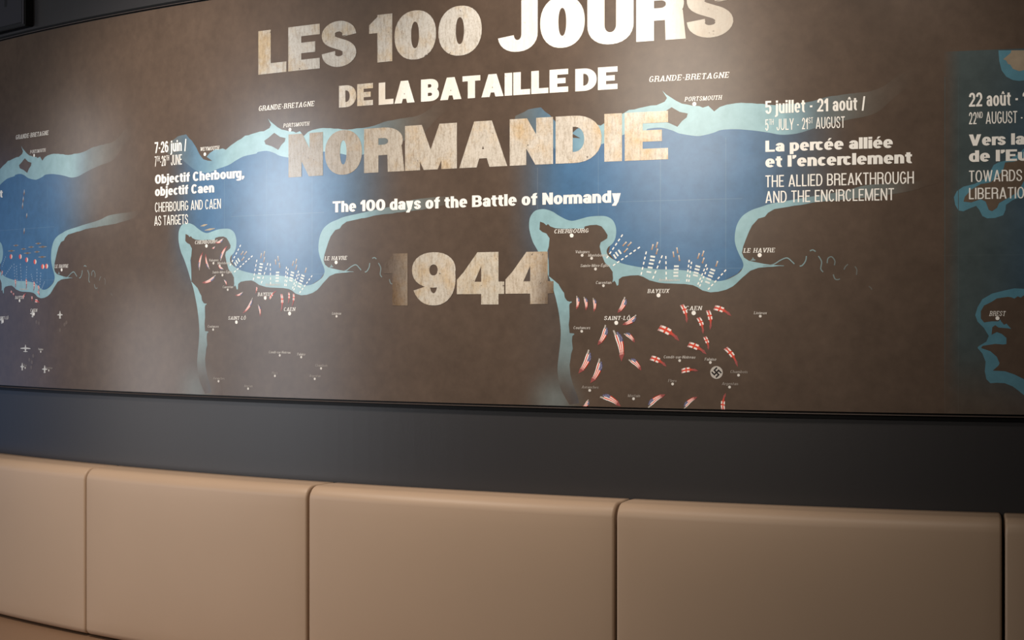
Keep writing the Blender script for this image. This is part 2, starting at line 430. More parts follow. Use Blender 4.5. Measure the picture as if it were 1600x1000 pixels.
        if ch == 'j': A(-.06, -.08, .06 + v, .2, 0, -100, 8)
    elif ch == 'l': lst(0, 0, 1)
    elif ch == 'o': A(w_ / 2, hx, w_ / 2, hx + .01, 0, 360, 28)
    elif ch == 'r': w_ = v + (.07 if v > .25 else .16); lst(0, 0, X); A(v + .1, X * .55, v + .1, X * .46, 180, 62, 10)
    elif ch == 's':
        SS(w_, X, v, h * .9)
    elif ch == 't': w_ = .18 + v; Rr(.08, X * .3, .08 + v, .93); A(.08 + v * 1.05, X * .36, v * 1.05, X * .37, 180, 290, 10); Rr(0, X - h, w_, X)
    elif ch == 'u': lst(w_ - v, 0, X); Rr(0, X * .4, v, X); A(w_ / 2, X * .44, w_ / 2, X * .45, 180, 360, 14)
    elif ch in 'vy':
        Q((0, X), (d, X), (w_ / 2 + d * .45, 0), (w_ / 2 - d * .45, 0)); Q((w_, X), (w_ - d, X), (w_ / 2 - d * .45, 0), (w_ / 2 + d * .45, 0))
        if ch == 'y': Q((w_ / 2 - d * .5, .05), (w_ / 2 + d * .45, .05), (w_ / 2 - .02, -.27), (w_ / 2 - d - .02, -.27)); Rr(.02, -.27, w_ / 2 - .02, -.27 + h * .8)
    elif ch == 'x': Q((0, 0), (d, 0), (w_, X), (w_ - d, X)); Q((w_, 0), (w_ - d, 0), (0, X), (d, X))
    return q, w_
STY = {  # stem, bar, x-height, width factor, letter gap, slant, serif
    'title': (.30, .235, .74, 1, .045, 0, 0), 'heavy': (.265, .185, .76, 1, .055, 0, 0), 'bold': (.215, .145, .76, 1, .085, 0, 0),
    'light': (.15, .10, .72, 1, .12, 0, 0), 'serif': (.15, .085, .66, 1, .24, .2, .10), 'small': (.15, .09, .68, 1, .15, .2, .06)}
def lettering(name, text, style, p0, p1, cap, m, parent, off, col, shift=0., frame=None, ystep=None):
    """p0, p1: the two ends of the base line as seen; cap: cap height there. '^x' makes x a superscript"""
    v, h, X, wf, gap, slant, serif = STY[style]
    s0, h0 = at(*p0); s1, h1 = at(*p1)
    y = (h0 + h1) / 2
    ch = (at(p0[0], p0[1] - cap)[1] - h0)
    f = Flat(); strokes = []; x = 0.; sup = False
    for c in text:
        if c == '^': sup = not sup; continue
        q, wd = glyph(c, v, h, X, serif)
        if sup: q = [tuple((a * .52, b * .52 + .50) for a, b in k) for k in q]; wd *= .52
        strokes.append([tuple((a + x, b) for a, b in k) for k in q])
        x += wd + gap * (.6 if sup else 1)
    tot = x - gap
    kx = (s1 - s0) / tot
    for quads in strokes:
        g = Flat()
        for k in quads: g.quad([(s0 + shift + a * kx + b * slant * ch, y + b * ch) for a, b in k])
        g.union()
        for fc in g.bm.faces: f.quad([(v_.co.x, v_.co.y) for v_ in fc.verts])
        g.bm.free()
    return f.build(name, m, parent, off, col, step=.05 if ystep else .08, ystep=ystep)

# ------------------------------------------------------------------ setting
def arc_sheet(name, off, s0, s1, h0, h1, m, parent=None, n=160):
    bm = bmesh.new(); prev = None
    for i in range(n + 1):
        s = s0 + (s1 - s0) * i / n
        cur = (bm.verts.new(arc(s, h0, off)), bm.verts.new(arc(s, h1, off)))
        if prev: bm.faces.new((prev[0], cur[0], cur[1], prev[1]))
        prev = cur
    return from_bm(name, bm, m, parent, True)
def arc_solid(name, prof, s0, s1, m, parent=None, n=160):
    """a profile of (offset, height) points swept along the wall, with end caps"""
    bm = bmesh.new(); rows = []
    for i in range(n + 1):
        s = s0 + (s1 - s0) * i / n
        rows.append([bm.verts.new(arc(s, h, o)) for o, h in prof])
    k = len(prof)
    for a, b in zip(rows, rows[1:]):
        for j in range(k): bm.faces.new((a[j], b[j], b[(j + 1) % k], a[(j + 1) % k]))
    bm.faces.new(rows[0]); bm.faces.new(rows[-1][::-1])
    return from_bm(name, bm, m, parent)
def box(bm, x0, y0, z0, x1, y1, z1):
    r = bmesh.ops.create_cube(bm, size=1)
    for v_ in r['verts']: v_.co = Vector(((x0 + x1) / 2 + v_.co.x * (x1 - x0), (y0 + y1) / 2 + v_.co.y * (y1 - y0), (z0 + z1) / 2 + v_.co.z * (z1 - z0)))
    return r['verts']
WOFF = -.012                    # the painted wall lies behind the mural's face
CEIL = 2.9
S0W, S1W = -8.6, 3.6
struct(arc_solid('wall_back', [(WOFF, -.0), (WOFF, CEIL), (WOFF - .15, CEIL), (WOFF - .15, 0)], S0W, S1W, M_WALL, None, 260))
bm = bmesh.new(); box(bm, -5.2, -2.2, -.1, 6.2, 11.0, 0); struct(from_bm('floor', bm, M_FLOOR))
bm = bmesh.new(); box(bm, -5.2, -2.2, CEIL, 6.2, 11.0, CEIL + .1); struct(from_bm('ceiling', bm, M_CEIL))
bm = bmesh.new()
for y0, y1, z0, z1 in ((-2.2, 2.3, 0, CEIL), (2.3, 3.6, 2.5, CEIL), (3.6, 3.9, 0, CEIL), (3.9, 5.35, 0, .5), (3.9, 5.35, 2.45, CEIL), (5.35, 5.45, 0, CEIL), (5.45, 6.75, 0, .4), (5.45, 6.75, 2.2, CEIL), (6.75, 11.0, 0, CEIL)): box(bm, -5.2, y0, z0, -5.0, y1, z1)
struct(from_bm('wall_left', bm, M_WALL))
bm = bmesh.new(); box(bm, 6.0, -2.2, 0, 6.2, 11.0, CEIL); struct(from_bm('wall_right', bm, M_WALL))
bm = bmesh.new(); box(bm, -5.0, -2.2, 0, 6.0, -2.0, CEIL); struct(from_bm('wall_front', bm, M_WALL))
def window(name, p0, p1):
    """frame and pane filling a wall opening between two corners"""
    (x0, y0, z0), (x1, y1, z1) = p0, p1
    bm = bmesh.new(); e = .05
    box(bm, x0, y0, z0, x1, y1, z0 + e); box(bm, x0, y0, z1 - e, x1, y1, z1)
    if x1 - x0 < y1 - y0: box(bm, x0, y0, z0 + e, x1, y0 + e, z1 - e); box(bm, x0, y1 - e, z0 + e, x1, y1, z1 - e)
    else: box(bm, x0, y0, z0 + e, x0 + e, y1, z1 - e); box(bm, x1 - e, y0, z0 + e, x1, y1, z1 - e)
    f = struct(from_bm(name, bm, M_DOORF)); bm = bmesh.new()
    if x1 - x0 < y1 - y0: box(bm, (x0 + x1) / 2 - .005, y0 + e, z0 + e, (x0 + x1) / 2 + .005, y1 - e, z1 - e)
    else: box(bm, x0 + e, (y0 + y1) / 2 - .005, z0 + e, x1 - e, (y0 + y1) / 2 + .005, z1 - e)
    from_bm('pane', bm, M_GLASS, f)
window('window_1', (-5.12, 3.9, .5), (-5.02, 5.35, 2.45)); window('window_2', (-5.12, 5.45, .4), (-5.02, 6.75, 2.2))
bm = bmesh.new()
box(bm, -5.12, 2.3, 0, -5.02, 2.36, 2.5); box(bm, -5.12, 3.54, 0, -5.02, 3.6, 2.5); box(bm, -5.12, 2.36, 2.44, -5.02, 3.54, 2.5); box(bm, -5.12, 2.36, 0, -5.02, 3.54, .1)
door = struct(from_bm('door_1', bm, M_DOORF))
bm = bmesh.new(); box(bm, -5.075, 2.36, .1, -5.065, 3.54, 2.44); from_bm('pane', bm, M_GLASS, door)

# ------------------------------------------------------------------ the mural
mural = empty('wall_mural', arc((S_L + S_R) / 2, BOT))
tag(mural, 'long curved wall mural of brown and blue war maps with big distressed title lettering', 'mural')
INV = None
_link = link
def link(o, parent=None):
    COL.objects.link(o)
    if parent:
        o.parent = parent
        root = parent
        while root.parent: root = root.parent
        if root is mural and parent is mural: o.matrix_parent_inverse.translation = -mural.location
    return o
S3 = lambda px, py=300: at(px, py)[0]
sA, sB, sC, sD = S3(785), S3(895), S3(1145), S3(1345)
s4 = S3(1473)
H4 = at(1520, 79)[1]; HB = at(1520, 650)[1]
def sea_w(s, h, k):
    t = s - SHIFT[k]
    west = 1 - (1 - ramp(h, at(870, 480)[1], at(870, 330)[1])) * (1 - ramp(t, S3(885), S3(960))) * .93
    return ramp(t, sA, sB) * (1 - ramp(t, sC, sD)) * west
def zone4(s, h):
    if s < s4 or h > H4: return None
    return mix(mix(BROWN, lin(66, 84, 88), .75), lin(52, 84, 118), ramp(s, s4 + .05, s4 + .35) * (1 - ramp(h, H4 - .25, H4) * .5)) if True else None
def bg(s, h, k=3):
    if k == 4:
        c = zone4(s, h) or BROWN
        return mix(BROWN, c, .15 + .85 * ramp(h, BOT, BOT + .16))
    return mix(BROWN, SEA, sea_w(s, h, k))

b = Flat(); b.quad([(S_L, BOT), (S_R, BOT), (S_R, TOP), (S_L, TOP)])
b.build('printed_panel', M_PRINT, mural, 0, BROWN, step=.04)
# solid board behind the print, and its black rails with a thin lit lip
arc_solid('backing_board', [(-.0008, BOT), (-.0008, TOP), (WOFF, TOP), (WOFF, BOT)], S_L, S_R, M_RAIL, mural)
for sg, Y in ((-1, BOT), (1, TOP)):
    y = lambda d: Y + sg * d
    arc_solid('edge_rail', [(WOFF, y(0)), (-.006, y(0)), (-.006, y(.0035)), (-.001, y(.0035)), (.002, y(.0045)), (.002, y(.0058)), (-.001, y(.0068)), (-.006, y(.0072)), (-.006, y(.0155)), (WOFF, y(.0155))], S_L, S_R, M_RAIL, mural)
    arc_solid('rail_lip', [(-.001, y(.0034)), (.0024, y(.0043)), (.0026, y(.0052)), (.0024, y(.0060)), (-.001, y(.0069))], S_L, S_R, M_RAILLIP, mural)

def P(zx, zy, pts, q=4.0): return [(zx + x / q, zy + y / q) for x, y in pts]
def B3(pts): return [at(*p) for p in pts]
def B2(pts): return [(at(*p)[0] - SHIFT[2], at(*p)[1]) for p in pts]
def B1(pts): return [(at(*p)[0] - SHIFT[1], at(*p)[1]) for p in pts]
def jitter(pts, amp, step=.012):
    out = []
    for a, c in zip(pts, pts[1:]):
        L = math.hypot(c[0] - a[0], c[1] - a[1]); n = max(1, int(L / step)); nx, ny = -(c[1] - a[1]) / (L or 1), (c[0] - a[0]) / (L or 1)
        for i in range(n):
            j = rnd.uniform(-amp, amp) if i else 0
            out.append((a[0] + (c[0] - a[0]) * i / n + nx * j, a[1] + (c[1] - a[1]) * i / n + ny * j))
    return out + [pts[-1]]
def smooth(pts, n=4):
    """Catmull-Rom curve through the points"""
    out = []
    for i in range(len(pts) - 1):
        p0 = pts[max(0, i - 1)]; p1 = pts[i]; p2 = pts[i + 1]; p3 = pts[min(len(pts) - 1, i + 2)]
        for k in range(n):
            t = k / n; a = []
            for j in (0, 1):
                a.append(.5 * (2 * p1[j] + (p2[j] - p0[j]) * t + (2 * p0[j] - 5 * p1[j] + 4 * p2[j] - p3[j]) * t * t + (3 * p1[j] - p0[j] - 3 * p2[j] + p3[j]) * t ** 3))
            out.append(tuple(a))
    return out + [pts[-1]]
# English shore: north (coast) and south (water) edge of the pale band
uk_n = B2([(265, 222), (278, 213), (291, 210), (300, 220), (307, 231), (313, 243), (318, 249), (332, 251.5), (323, 245), (328, 239), (337, 233), (348, 232), (353, 234), (361, 227), (371, 220), (383, 212), (400, 207.5)]
          + P(400, 0, [(50, 820), (85, 800), (95, 780), (75, 740), (110, 775), (160, 810), (205, 820), (235, 822), (250, 830), (275, 820), (300, 850), (325, 825)]))
uk_n3 = B3(P(800, 0, [(1340, 655), (1400, 645), (1500, 645), (1600, 655)]) + P(1200, 0, [(90, 655), (240, 640), (400, 600), (640, 570), (720, 540), (820, 470), (900, 420), (985, 345)]))
uk_n = jitter(uk_n, .0016) + jitter(uk_n3, .001)
uk_s = smooth(B2([(262, 240), (280, 246), (290, 254), (307, 267), (325, 270), (340, 264), (357, 258), (370, 250), (382, 244), (400, 240)])
     + B3(P(800, 0, [(850, 805), (930, 798), (1000, 815), (1050, 835), (1150, 850), (1200, 845), (1260, 830), (1310, 812), (1400, 808), (1500, 815), (1600, 828)])
     + P(1200, 0, [(80, 842), (180, 835), (280, 805), (400, 772), (500, 748), (620, 725), (700, 690), (800, 600), (950, 490), (1010, 430)])))
wight = B2(P(400, 0, [(115, 830), (150, 855), (185, 863), (180, 885), (160, 905), (140, 937), (100, 915), (60, 902), (52, 880), (80, 860), (100, 842)]))
# French shore: water edge and coast edge of the pale band, from the east round the Cotentin and down its west side
fr_w = smooth(B3(P(1200, 200, [(1060, 318), (900, 335), (750, 345), (600, 360), (500, 388), (400, 408), (250, 432), (150, 450), (60, 465), (0, 478)])
     + P(800, 200, [(1560, 492), (1500, 512), (1450, 542), (1420, 577), (1400, 625), (1392, 690), (1400, 740), (1420, 790), (1440, 830), (1446, 862), (1428, 898), (1390, 925), (1340, 948), (1290, 957), (1250, 950), (1200, 926), (1150, 902), (1080, 890), (1000, 885), (900, 883), (800, 870), (700, 850), (640, 825), (605, 800), (592, 775), (600, 747), (630, 720), (648, 680), (650, 625), (630, 577), (590, 553), (540, 550), (480, 555), (430, 568), (380, 580), (340, 572), (290, 546), (250, 521), (200, 507), (150, 515), (120, 545), (108, 585), (110, 640), (130, 710), (160, 765), (195, 840), (222, 910)])
     + P(800, 420, [(250, 100), (275, 190), (290, 260), (300, 330), (305, 400), (300, 480), (290, 560), (285, 640), (300, 735), (330, 800), (360, 850)])))
fr_c = jitter(B3(P(1200, 200, [(1060, 345), (900, 392), (800, 410), (700, 427), (540, 440), (400, 455), (280, 466), (240, 475), (130, 492), (40, 507), (0, 530)])
     + P(800, 200, [(1580, 555), (1540, 566), (1500, 610), (1480, 650), (1460, 700), (1445, 740), (1437, 780), (1450, 810), (1480, 830), (1520, 838), (1580, 850), (1640, 857), (1700, 860), (1700, 862), (1600, 868), (1540, 874), (1490, 892), (1440, 935), (1400, 970)])
     + P(800, 420, [(1430, 65), (1380, 110), (1340, 130), (1290, 143), (1240, 147), (1190, 135), (1160, 115), (1130, 102), (1080, 95), (1000, 92), (920, 87), (860, 72), (820, 50), (790, 40), (740, 42), (690, 50), (668, 65), (665, 102), (655, 105), (648, 85), (640, 75), (628, 85), (633, 50), (628, 20)])
     + P(800, 200, [(632, 950), (630, 900), (610, 870), (580, 840), (560, 790), (548, 740), (555, 715), (580, 700), (595, 690), (598, 670), (580, 640), (560, 615), (530, 605), (490, 607), (455, 615), (450, 630), (400, 628), (340, 630), (270, 626), (240, 615), (225, 600), (215, 608), (198, 593), (175, 585), (172, 635), (190, 650), (215, 660), (235, 690), (230, 740), (220, 775), (228, 830), (230, 930)])
     + P(800, 420, [(235, 50), (260, 70), (290, 95), (310, 130), (325, 150), (330, 180), (345, 200), (360, 206), (372, 204), (374, 210), (362, 216), (358, 230), (360, 300), (355, 350), (360, 402), (388, 404), (390, 410), (378, 420), (375, 450), (380, 500), (370, 530), (360, 600), (365, 660), (380, 720), (400, 770), (420, 840)])), .0007)
sea = (B2([(215, 225), (250, 232), (285, 246), (305, 262), (325, 264), (360, 250), (400, 228)]) + B3([(1050, 203), (1090, 207), (1150, 200), (1200, 190), (1250, 186), (1330, 168), (1400, 142), (1448, 112), (1470, 285), (1400, 293), (1330, 304), (1240, 314), (1195, 325), (1163, 352), (1155, 388), (1166, 412), (1152, 428), (1120, 444), (1102, 444), (1080, 432), (1000, 425), (965, 413), (951, 394), (957, 368), (950, 346), (930, 342), (890, 350), (850, 334), (834, 345), (837, 372), (857, 392), (859, 440), (870, 470), (879, 520), (876, 600), (890, 660), (760, 660), (740, 420)]))
rivers = [P(1200, 200, z) for z in ([(-30, 862), (10, 858), (40, 850), (80, 825), (120, 812), (150, 835), (165, 850)], [(240, 800), (235, 830), (215, 858), (198, 863)], [(262, 768), (280, 762), (298, 772)], [(315, 800), (335, 835), (330, 880), (345, 900)],
     [(370, 845), (375, 815), (398, 805), (418, 830), (415, 858)], [(408, 915), (418, 942), (435, 948), (450, 943)], [(475, 885), (485, 865), (500, 852)], [(543, 865), (555, 885), (553, 918)], [(630, 990), (640, 996), (650, 1010)])]
def band_fade(s, h, k):
    t = s - SHIFT[k]
    a = .22 + .78 * ramp(t, S3(842), S3(965))
    a *= (1 - ramp(t, S3(1205), S3(1295)) * .72) * (1 - ramp(t, S3(1300), S3(1385)) * .8) * (1 - ramp(t, S3(1370), S3(1438)))
    return a * (.12 + .88 * ramp(h, at(880, 640)[1], at(880, 560)[1]))
def band_fade_fr(s, h, k):
    t = s - SHIFT[k]
    a = (1 - ramp(t, S3(1215), S3(1300)) * .52) * (1 - ramp(t, S3(1330), S3(1455)))
    return a * (1 - .45 * (1 - ramp(h, at(880, 560)[1], at(880, 455)[1]))) * ramp(h, at(880, 630)[1], at(880, 540)[1])
labels = [  # text, style, base line ends, cap height, dot, dot radius
    ('GRANDE-BRETAGNE', 'serif', (1014, 128.3), (1138, 121.3), 8.8, None, 0), ('PORTSMOUTH', 'serif', (1070, 158.6), (1127, 155.4), 6.7, (1085, 162.5), 3.2),
    ('LE HAVRE', 'serif', (1162, 394.8), (1210, 394.2), 6.8, (1187, 398.6), 3.3), ('CHERBOURG', 'serif', (866, 364), (919, 364), 6.2, (893.3, 368), 3.2),
    ('BAYEUX', 'serif', (1012, 458), (1045, 457.6), 6.1, (1029, 461.4), 3.2), ('CAEN', 'serif', (1071, 484.6), (1096, 484.6), 6.4, (1084, 489), 3.5), ('SAINT-LÔ', 'serif', (944, 500), (984, 500), 6.1, (963, 504.4), 3.2),
    ('Lisieux', 'small', (1178, 491), (1198, 491), 4.4, (1188, 494), 2.2), ('Coutances', 'small', (896, 514.2), (922, 514.2), 4.4, (909, 517.6), 2.2), ('Carentan', 'small', (931, 443.6), (955, 443.6), 4.4, (943, 446.4), 2.2),
    ('Valognes', 'small', (899, 395.6), (921, 395.6), 4.4, (909.7, 399), 2.3), ('Montebourg', 'small', (919, 400.8), (948, 400.8), 4.4, (924.5, 403.6), 2.3), ('Sainte-Mère-Église', 'small', (907, 417), (953, 417), 4.4, (930.6, 420.3), 2.3),
    ('Arromanches', 'small', (1029, 439.4), (1062, 439.4), 4.4, None, 0), ('Condé-sur-Noireau', 'small', (1037, 560), (1086, 560), 4.4, (1062, 563.4), 2.2), ('Falaise', 'small', (1101, 563.4), (1119, 563.4), 4.4, (1110, 566.4), 2.2),
    ('Flers', 'small', (1044, 597), (1057, 597), 4.4, (1051, 600), 2.2), ('Chambois', 'small', (1141, 583), (1168, 583), 4.4, (1154, 586.2), 2.2), ('Argentan', 'small', (1128, 601.6), (1153, 601.6), 4.4, (1140, 604.8), 2.2),
    ('Avranches', 'small', (909, 607), (935, 607), 4.4, (921.5, 610), 2.2), ('Mortain', 'small', (981, 620.4), (1000, 620.4), 4.4, (990, 623), 2.2)]
dashes = [P(940, 360, z, 10) for z in ([(330, 65), (60, 465)], [(600, 260), (150, 570)], [(700, 330), (610, 730)], [(950, 390), (785, 790)], [(1005, 400), (1012, 810)])] + \
         [P(1040, 370, z, 10) for z in ([(370, 360), (325, 735)], [(407, 390), (358, 735)], [(640, 430), (490, 780)], [(655, 485), (520, 805)], [(945, 515), (640, 850)])]
bars = [P(940, 360, z, 10) for z in ([(208, 408), (240, 370), (285, 335)], [(800, 410), (790, 465), (775, 520), (760, 580), (740, 650)], [(1170, 560), (1165, 610), (1162, 660), (1160, 712)])] + \
       [P(1040, 370, z, 10) for z in ([(505, 462), (492, 510), (478, 562), (468, 605)], [(738, 518), (720, 565), (700, 612), (675, 660), (655, 712)])]
bar_ang = (-55, -8, 0, -15, -20)
ships = [(x, y, 45) for x, y in P(940, 360, [(360, 212), (437, 215), (380, 312)], 10)] + [(x, y, 75) for x, y in P(940, 360, [(795, 260), (865, 225), (865, 330)], 10)] + [(x, y, 98) for x, y in P(940, 360, [(1125, 375), (1183, 312), (1213, 432)], 10)] + \
        [(x, y, 72) for x, y in P(1040, 370, [(515, 300), (585, 262), (588, 370), (800, 422)], 10)]

def shifted(pts, k): return [(s + SHIFT[k], h) for s, h in pts]
def px_len(px, py): return at(px, py - 1)[1] - at(px, py)[1]      # metres a pixel covers there
def campaign_map(k, label):
    f = Flat(); f.poly(shifted(sea, k))
    m = f.build('campaign_map', M_SEA, mural, .0002, lambda s, h: bg(s, h, k), .03, .03)
    m['label'] = label
    for px, ya, yb in ((840, 262, 335), (935, 218, 345), (1032, 215, 425), (1134, 215, 435)):
        f = Flat(); f.quad(shifted([at(px - .5, yb), at(px + .5, yb), at(px + .5, ya), at(px - .5, ya)], k))
        f.build('fold_line', M_SEA, m, .0003, lambda s, h: mix(bg(s, h, k), (.6, .6, .6), .12), .04, .03)
    for py, xa, xb in ((420.8, 975, 1160), (314.5, 950, 1160)):
        s0, hh = at(1000, py); s0 = S3(xa); s1 = S3(xb); f = Flat()
        f.quad(shifted([(s0, hh - .0008), (s1, hh - .0008), (s1, hh + .0008), (s0, hh + .0008)], k))
        f.build('fold_line', M_SEA, m, .0003, lambda s, h: mix(bg(s, h, k), (.6, .6, .6), .12), .04, .03)
    bc = lambda s, h: mix(bg(s, h, k), BAND, band_fade(s, h, k))
    f = Flat(); f.poly(shifted(uk_n + uk_s[::-1], k)); f.build('english_shore_band', M_PRINT, m, .0004, bc, .03)
    f = Flat(); f.poly(shifted(wight, k)); f.build('island', M_PRINT, m, .0006, LAND)
    f = Flat(); f.poly(shifted(fr_w + fr_c[::-1], k)); f.build('french_shore_band', M_PRINT, m, .0004, lambda s, h: mix(bg(s, h, k), BAND, band_fade_fr(s, h, k)), .03, .04)
    c0 = at(868, 626); c0 = (c0[0] + SHIFT[k], c0[1]); f = Flat(); f.disc(c0, .10, 32); coast = S3(886) + SHIFT[k]
    f.build('shore_haze', M_PRINT, m, .0003, lambda s, h: mix(bg(s, h, k) if s < coast else BROWN, BAND, .30 * (1 - ramp(math.hypot(s - c0[0], h - c0[1]) / .095, 0, 1))), .015, .015)
    for r_ in rivers:
        f = Flat(); f.line(shifted(smooth(B3(r_)), k), .0026)
        f.build('river_bend', M_PRINT, m, .0005, lambda s, h: mix(BROWN, BAND, .75 * (1 - .75 * ramp(s - SHIFT[k], S3(1240), S3(1370)))))
    f = Flat(); f.poly(shifted(B3(P(1040, 370, [(1320, 375), (1350, 350), (1365, 318), (1380, 345), (1410, 360), (1400, 372)], 10)), k)); f.build('harbour_mark', M_PRINT, m, .0005, mix(BROWN, BAND, .7))
    return m
def place(m, k, names):
    for t, st, p0, p1, cap, dot, r_ in labels:
        if names and t not in names: continue
        dim = 1 if st == 'serif' else (.72 if p0[1] < 570 else .42)
        lettering('place_label', t, st, p0, p1, cap, M_INK, m, .0008, mix(BROWN, WHITE, dim), SHIFT[k])
        if dot:
            f = Flat(); f.disc(shifted([at(*dot)], k)[0], r_ * px_len(*dot)); f.build('place_dot', M_INK, m, .0009, mix(BROWN, WHITE, max(dim, .8)))
def beach(m, k):
    for i, (a, c) in enumerate(dashes):
        a = at(*a); c = at(*c); n = max(5, int(math.hypot(a[0] - c[0], a[1] - c[1]) / .0108)); f = Flat()
        for j in range(n):
            t0 = j / n; t1 = (j + .55) / n
            f.line(shifted([(a[0] + (c[0] - a[0]) * t, a[1] + (c[1] - a[1]) * t) for t in (t0, t1)], k), .0029)
        f.build('route_line', M_INK, m, .0008, WHITE)
    for row, ang in zip(bars, bar_ang):
        f = Flat(); t = math.radians(ang); d = (math.cos(t) * .0058, math.sin(t) * .0058)
        for p in row:
            c = shifted([at(*p)], k)[0]; f.line([(c[0] - d[0], c[1] - d[1]), (c[0] + d[0], c[1] + d[1])], .0042)
        f.build('landing_craft_marks', M_INK, m, .0008, mix(WHITE, BAND, .25))
    for x, y, a in ships:
        c = shifted([at(x, y)], k)[0]; t = math.radians(a); d = (math.cos(t) * .0066, math.sin(t) * .0066); f = Flat()
        f.line([(c[0] - d[0], c[1] - d[1]), (c[0], c[1]), (c[0] + d[0], c[1] + d[1])], lambda u: .0024 + .0012 * abs(2 * u - 1))
        f.build('ship_mark', M_INK, m, .0008, lambda s, h, c=c: mix(lin(160, 120, 88), lin(222, 212, 195), ramp(h, c[1] - .004, c[1] + .005)), .003)
def arrow(m, kind, tail, head, width, k=3, faint=0., bend=0.):
    """flag coloured arrow; tail and head in wall coordinates"""
    (x0, y0), (x1, y1) = tail, head
    L = math.hypot(x1 - x0, y1 - y0); dx, dy = (x1 - x0) / L, (y1 - y0) / L; nx, ny = -dy, dx
    bend = bend or L * .08
    f = Flat()
    pt = lambda u, v_: (x0 + dx * u * L + nx * (v_ * width + bend * 4 * u * (1 - u)), y0 + dy * u * L + ny * (v_ * width + bend * 4 * u * (1 - u)))
    N = 8
    N, stripes, rows = 10, 6, []
    if kind == 'us': hw = lambda u: .5 * (.72 + .28 * u / .3 if u < .3 else 1 - .42 * (u - .3) / .5)
    else: hw = lambda u: .48 if u < .5 else .20
    for i in range(N):
        u0 = i / N * .79; u1 = (i + 1) / N * .79
        for j in range(stripes):
            if kind == 'us' and i == 0 and j > 1: continue           # brush-like ragged tail
            if kind == 'us' and i == 1 and j in (2, 5): continue
            a = -1 + 2 * j / stripes; c = -1 + 2 * (j + 1) / stripes
            rows.append((i, j, [pt(u0, a * hw(u0 + .001)), pt(u0, c * hw(u0 + .001)), pt(u1, c * hw(u1 - .001)), pt(u1, a * hw(u1 - .001))]))
    def colour(i, j):
        u = (i + .5) / N * .79
        if kind == 'us':
            if .08 < u < .36 and j >= 3: return NAVY if (i + j) % 2 else mix(NAVY, WHITE, .25)
            if u < .16: return mix(BROWN, WHITE, .6)
            return mix(WHITE if j % 2 == 0 else RED, PINK, ramp(u, .6, .95))
        if u < .5:
            c = RED if j in (2, 3) or i == 3 else WHITE
            return mix(c, PINK, .55 if i == 0 else .1)
        return mix(RED, PINK, .35 + ramp(u, .5, .8) * .65)
    # one mesh, flat colours: every piece keeps its own corners
    cols = {}
    for i, j, qd in rows: f.quad(qd)
    e = .42 if kind == 'us' else .33
    tip = [pt(.77, -e), pt(.77, e), pt(1.0, 0)]
    f.poly(tip)
    o_cols = [colour(i, j) for i, j, _ in rows]
    for c in o_cols: cols
    seq = [c for c in o_cols for _ in range(4)] + [mix(PINK, BROWN, .12)] * 3
    bm = f.bm
    lo = min(v_.co.y for v_ in bm.verts)
    cut_ = lo < BOT + .0005
    it = iter(seq)
    me = bpy.data.meshes.new('flag_arrow')
    pts = [(v_.co.x, max(v_.co.y, BOT + .0005)) for v_ in bm.verts]
    for fc in bm.faces:
        fc.normal_update()
        if fc.normal.z < 0: fc.normal_flip()
    bm.to_mesh(me); bm.free()
    a_ = me.attributes.new('ink', 'FLOAT_COLOR', 'POINT')
    for i, (v_, (s, h)) in enumerate(zip(me.vertices, pts)):
        v_.co = arc(s, h, .0005); a_.data[i].color = (*mix(seq[i] if i < len(seq) else RED, BROWN, faint), 1)
    me.materials.append(M_INK)
    return link(bpy.data.objects.new('flag_arrow', me), m)

m3 = campaign_map(3, 'map of the Normandy coast right of the year, with red and striped arrows')
place(m3, 3, None); beach(m3, 3)
us = [((410, 170), (402, 255), 22), ((455, 175), (462, 260), 22), ((512, 182), (512, 270), 22), ((712, 180), (660, 275), 32), ((780, 295), (690, 350), 30), ((592, 355), (535, 478), 36), ((645, 382), (685, 580), 46), ((705, 400), (768, 460), 28),
      ((488, 510), (415, 655), 40), ((556, 565), (490, 715), 40), ((735, 562), (808, 635), 34), ((482, 822), (440, 870), 26), ((555, 792), (680, 860), 40), ((848, 862), (960, 785), 34), ((1072, 870), (1160, 800), 28)]
uk = [((1062, 225), (1093, 340), 28), ((1165, 305), (1195, 408), 28), ((1225, 260), (1238, 382), 28), ((1265, 242), (1372, 295), 34), ((920, 368), (1047, 452), 42), ((1205, 425), (1228, 508), 24), ((1103, 472), (1217, 535), 36), ((868, 556), (967, 612), 34),
      ((1060, 640), (1165, 638), 30), ((1335, 495), (1412, 614), 30), ((1320, 880), (1337, 775), 26)]
for kind, lst_ in (('us', us), ('uk', uk)):
    for a, c, wd in lst_:
        a, c = P(800, 420, [a, c]); arrow(m3, kind, at(*a), at(*c), wd / 4 * px_len(*a), 3)
# the round marker south-east of Falaise
ec = at(1119.6, 582); u_ = px_len(1119, 582)
f = Flat(); f.disc(ec, 10 * u_, 28); marker = f.build('round_marker', M_INK, m3, .0008, mix(BROWN, WHITE, .62))
f = Flat(); t = math.radians(45); T = lambda x, y: (ec[0] + (x * math.cos(t) - y * math.sin(t)) * 7.2 * u_, ec[1] + (x * math.sin(t) + y * math.cos(t)) * 7.2 * u_)
for r_ in range(4):
    c_, s_ = (1, 0, -1, 0)[r_], (0, 1, 0, -1)[r_]
    rot = lambda x, y: T(x * c_ - y * s_, x * s_ + y * c_)
    f.quad([rot(-.17, -.17), rot(.17, -.17), rot(.17, .85), rot(-.17, .85)]); f.quad([rot(.17, .51), rot(.85, .51), rot(.85, .85), rot(.17, .85)])
f.build('emblem', M_INK, marker, .0010, lin(48, 42, 42))

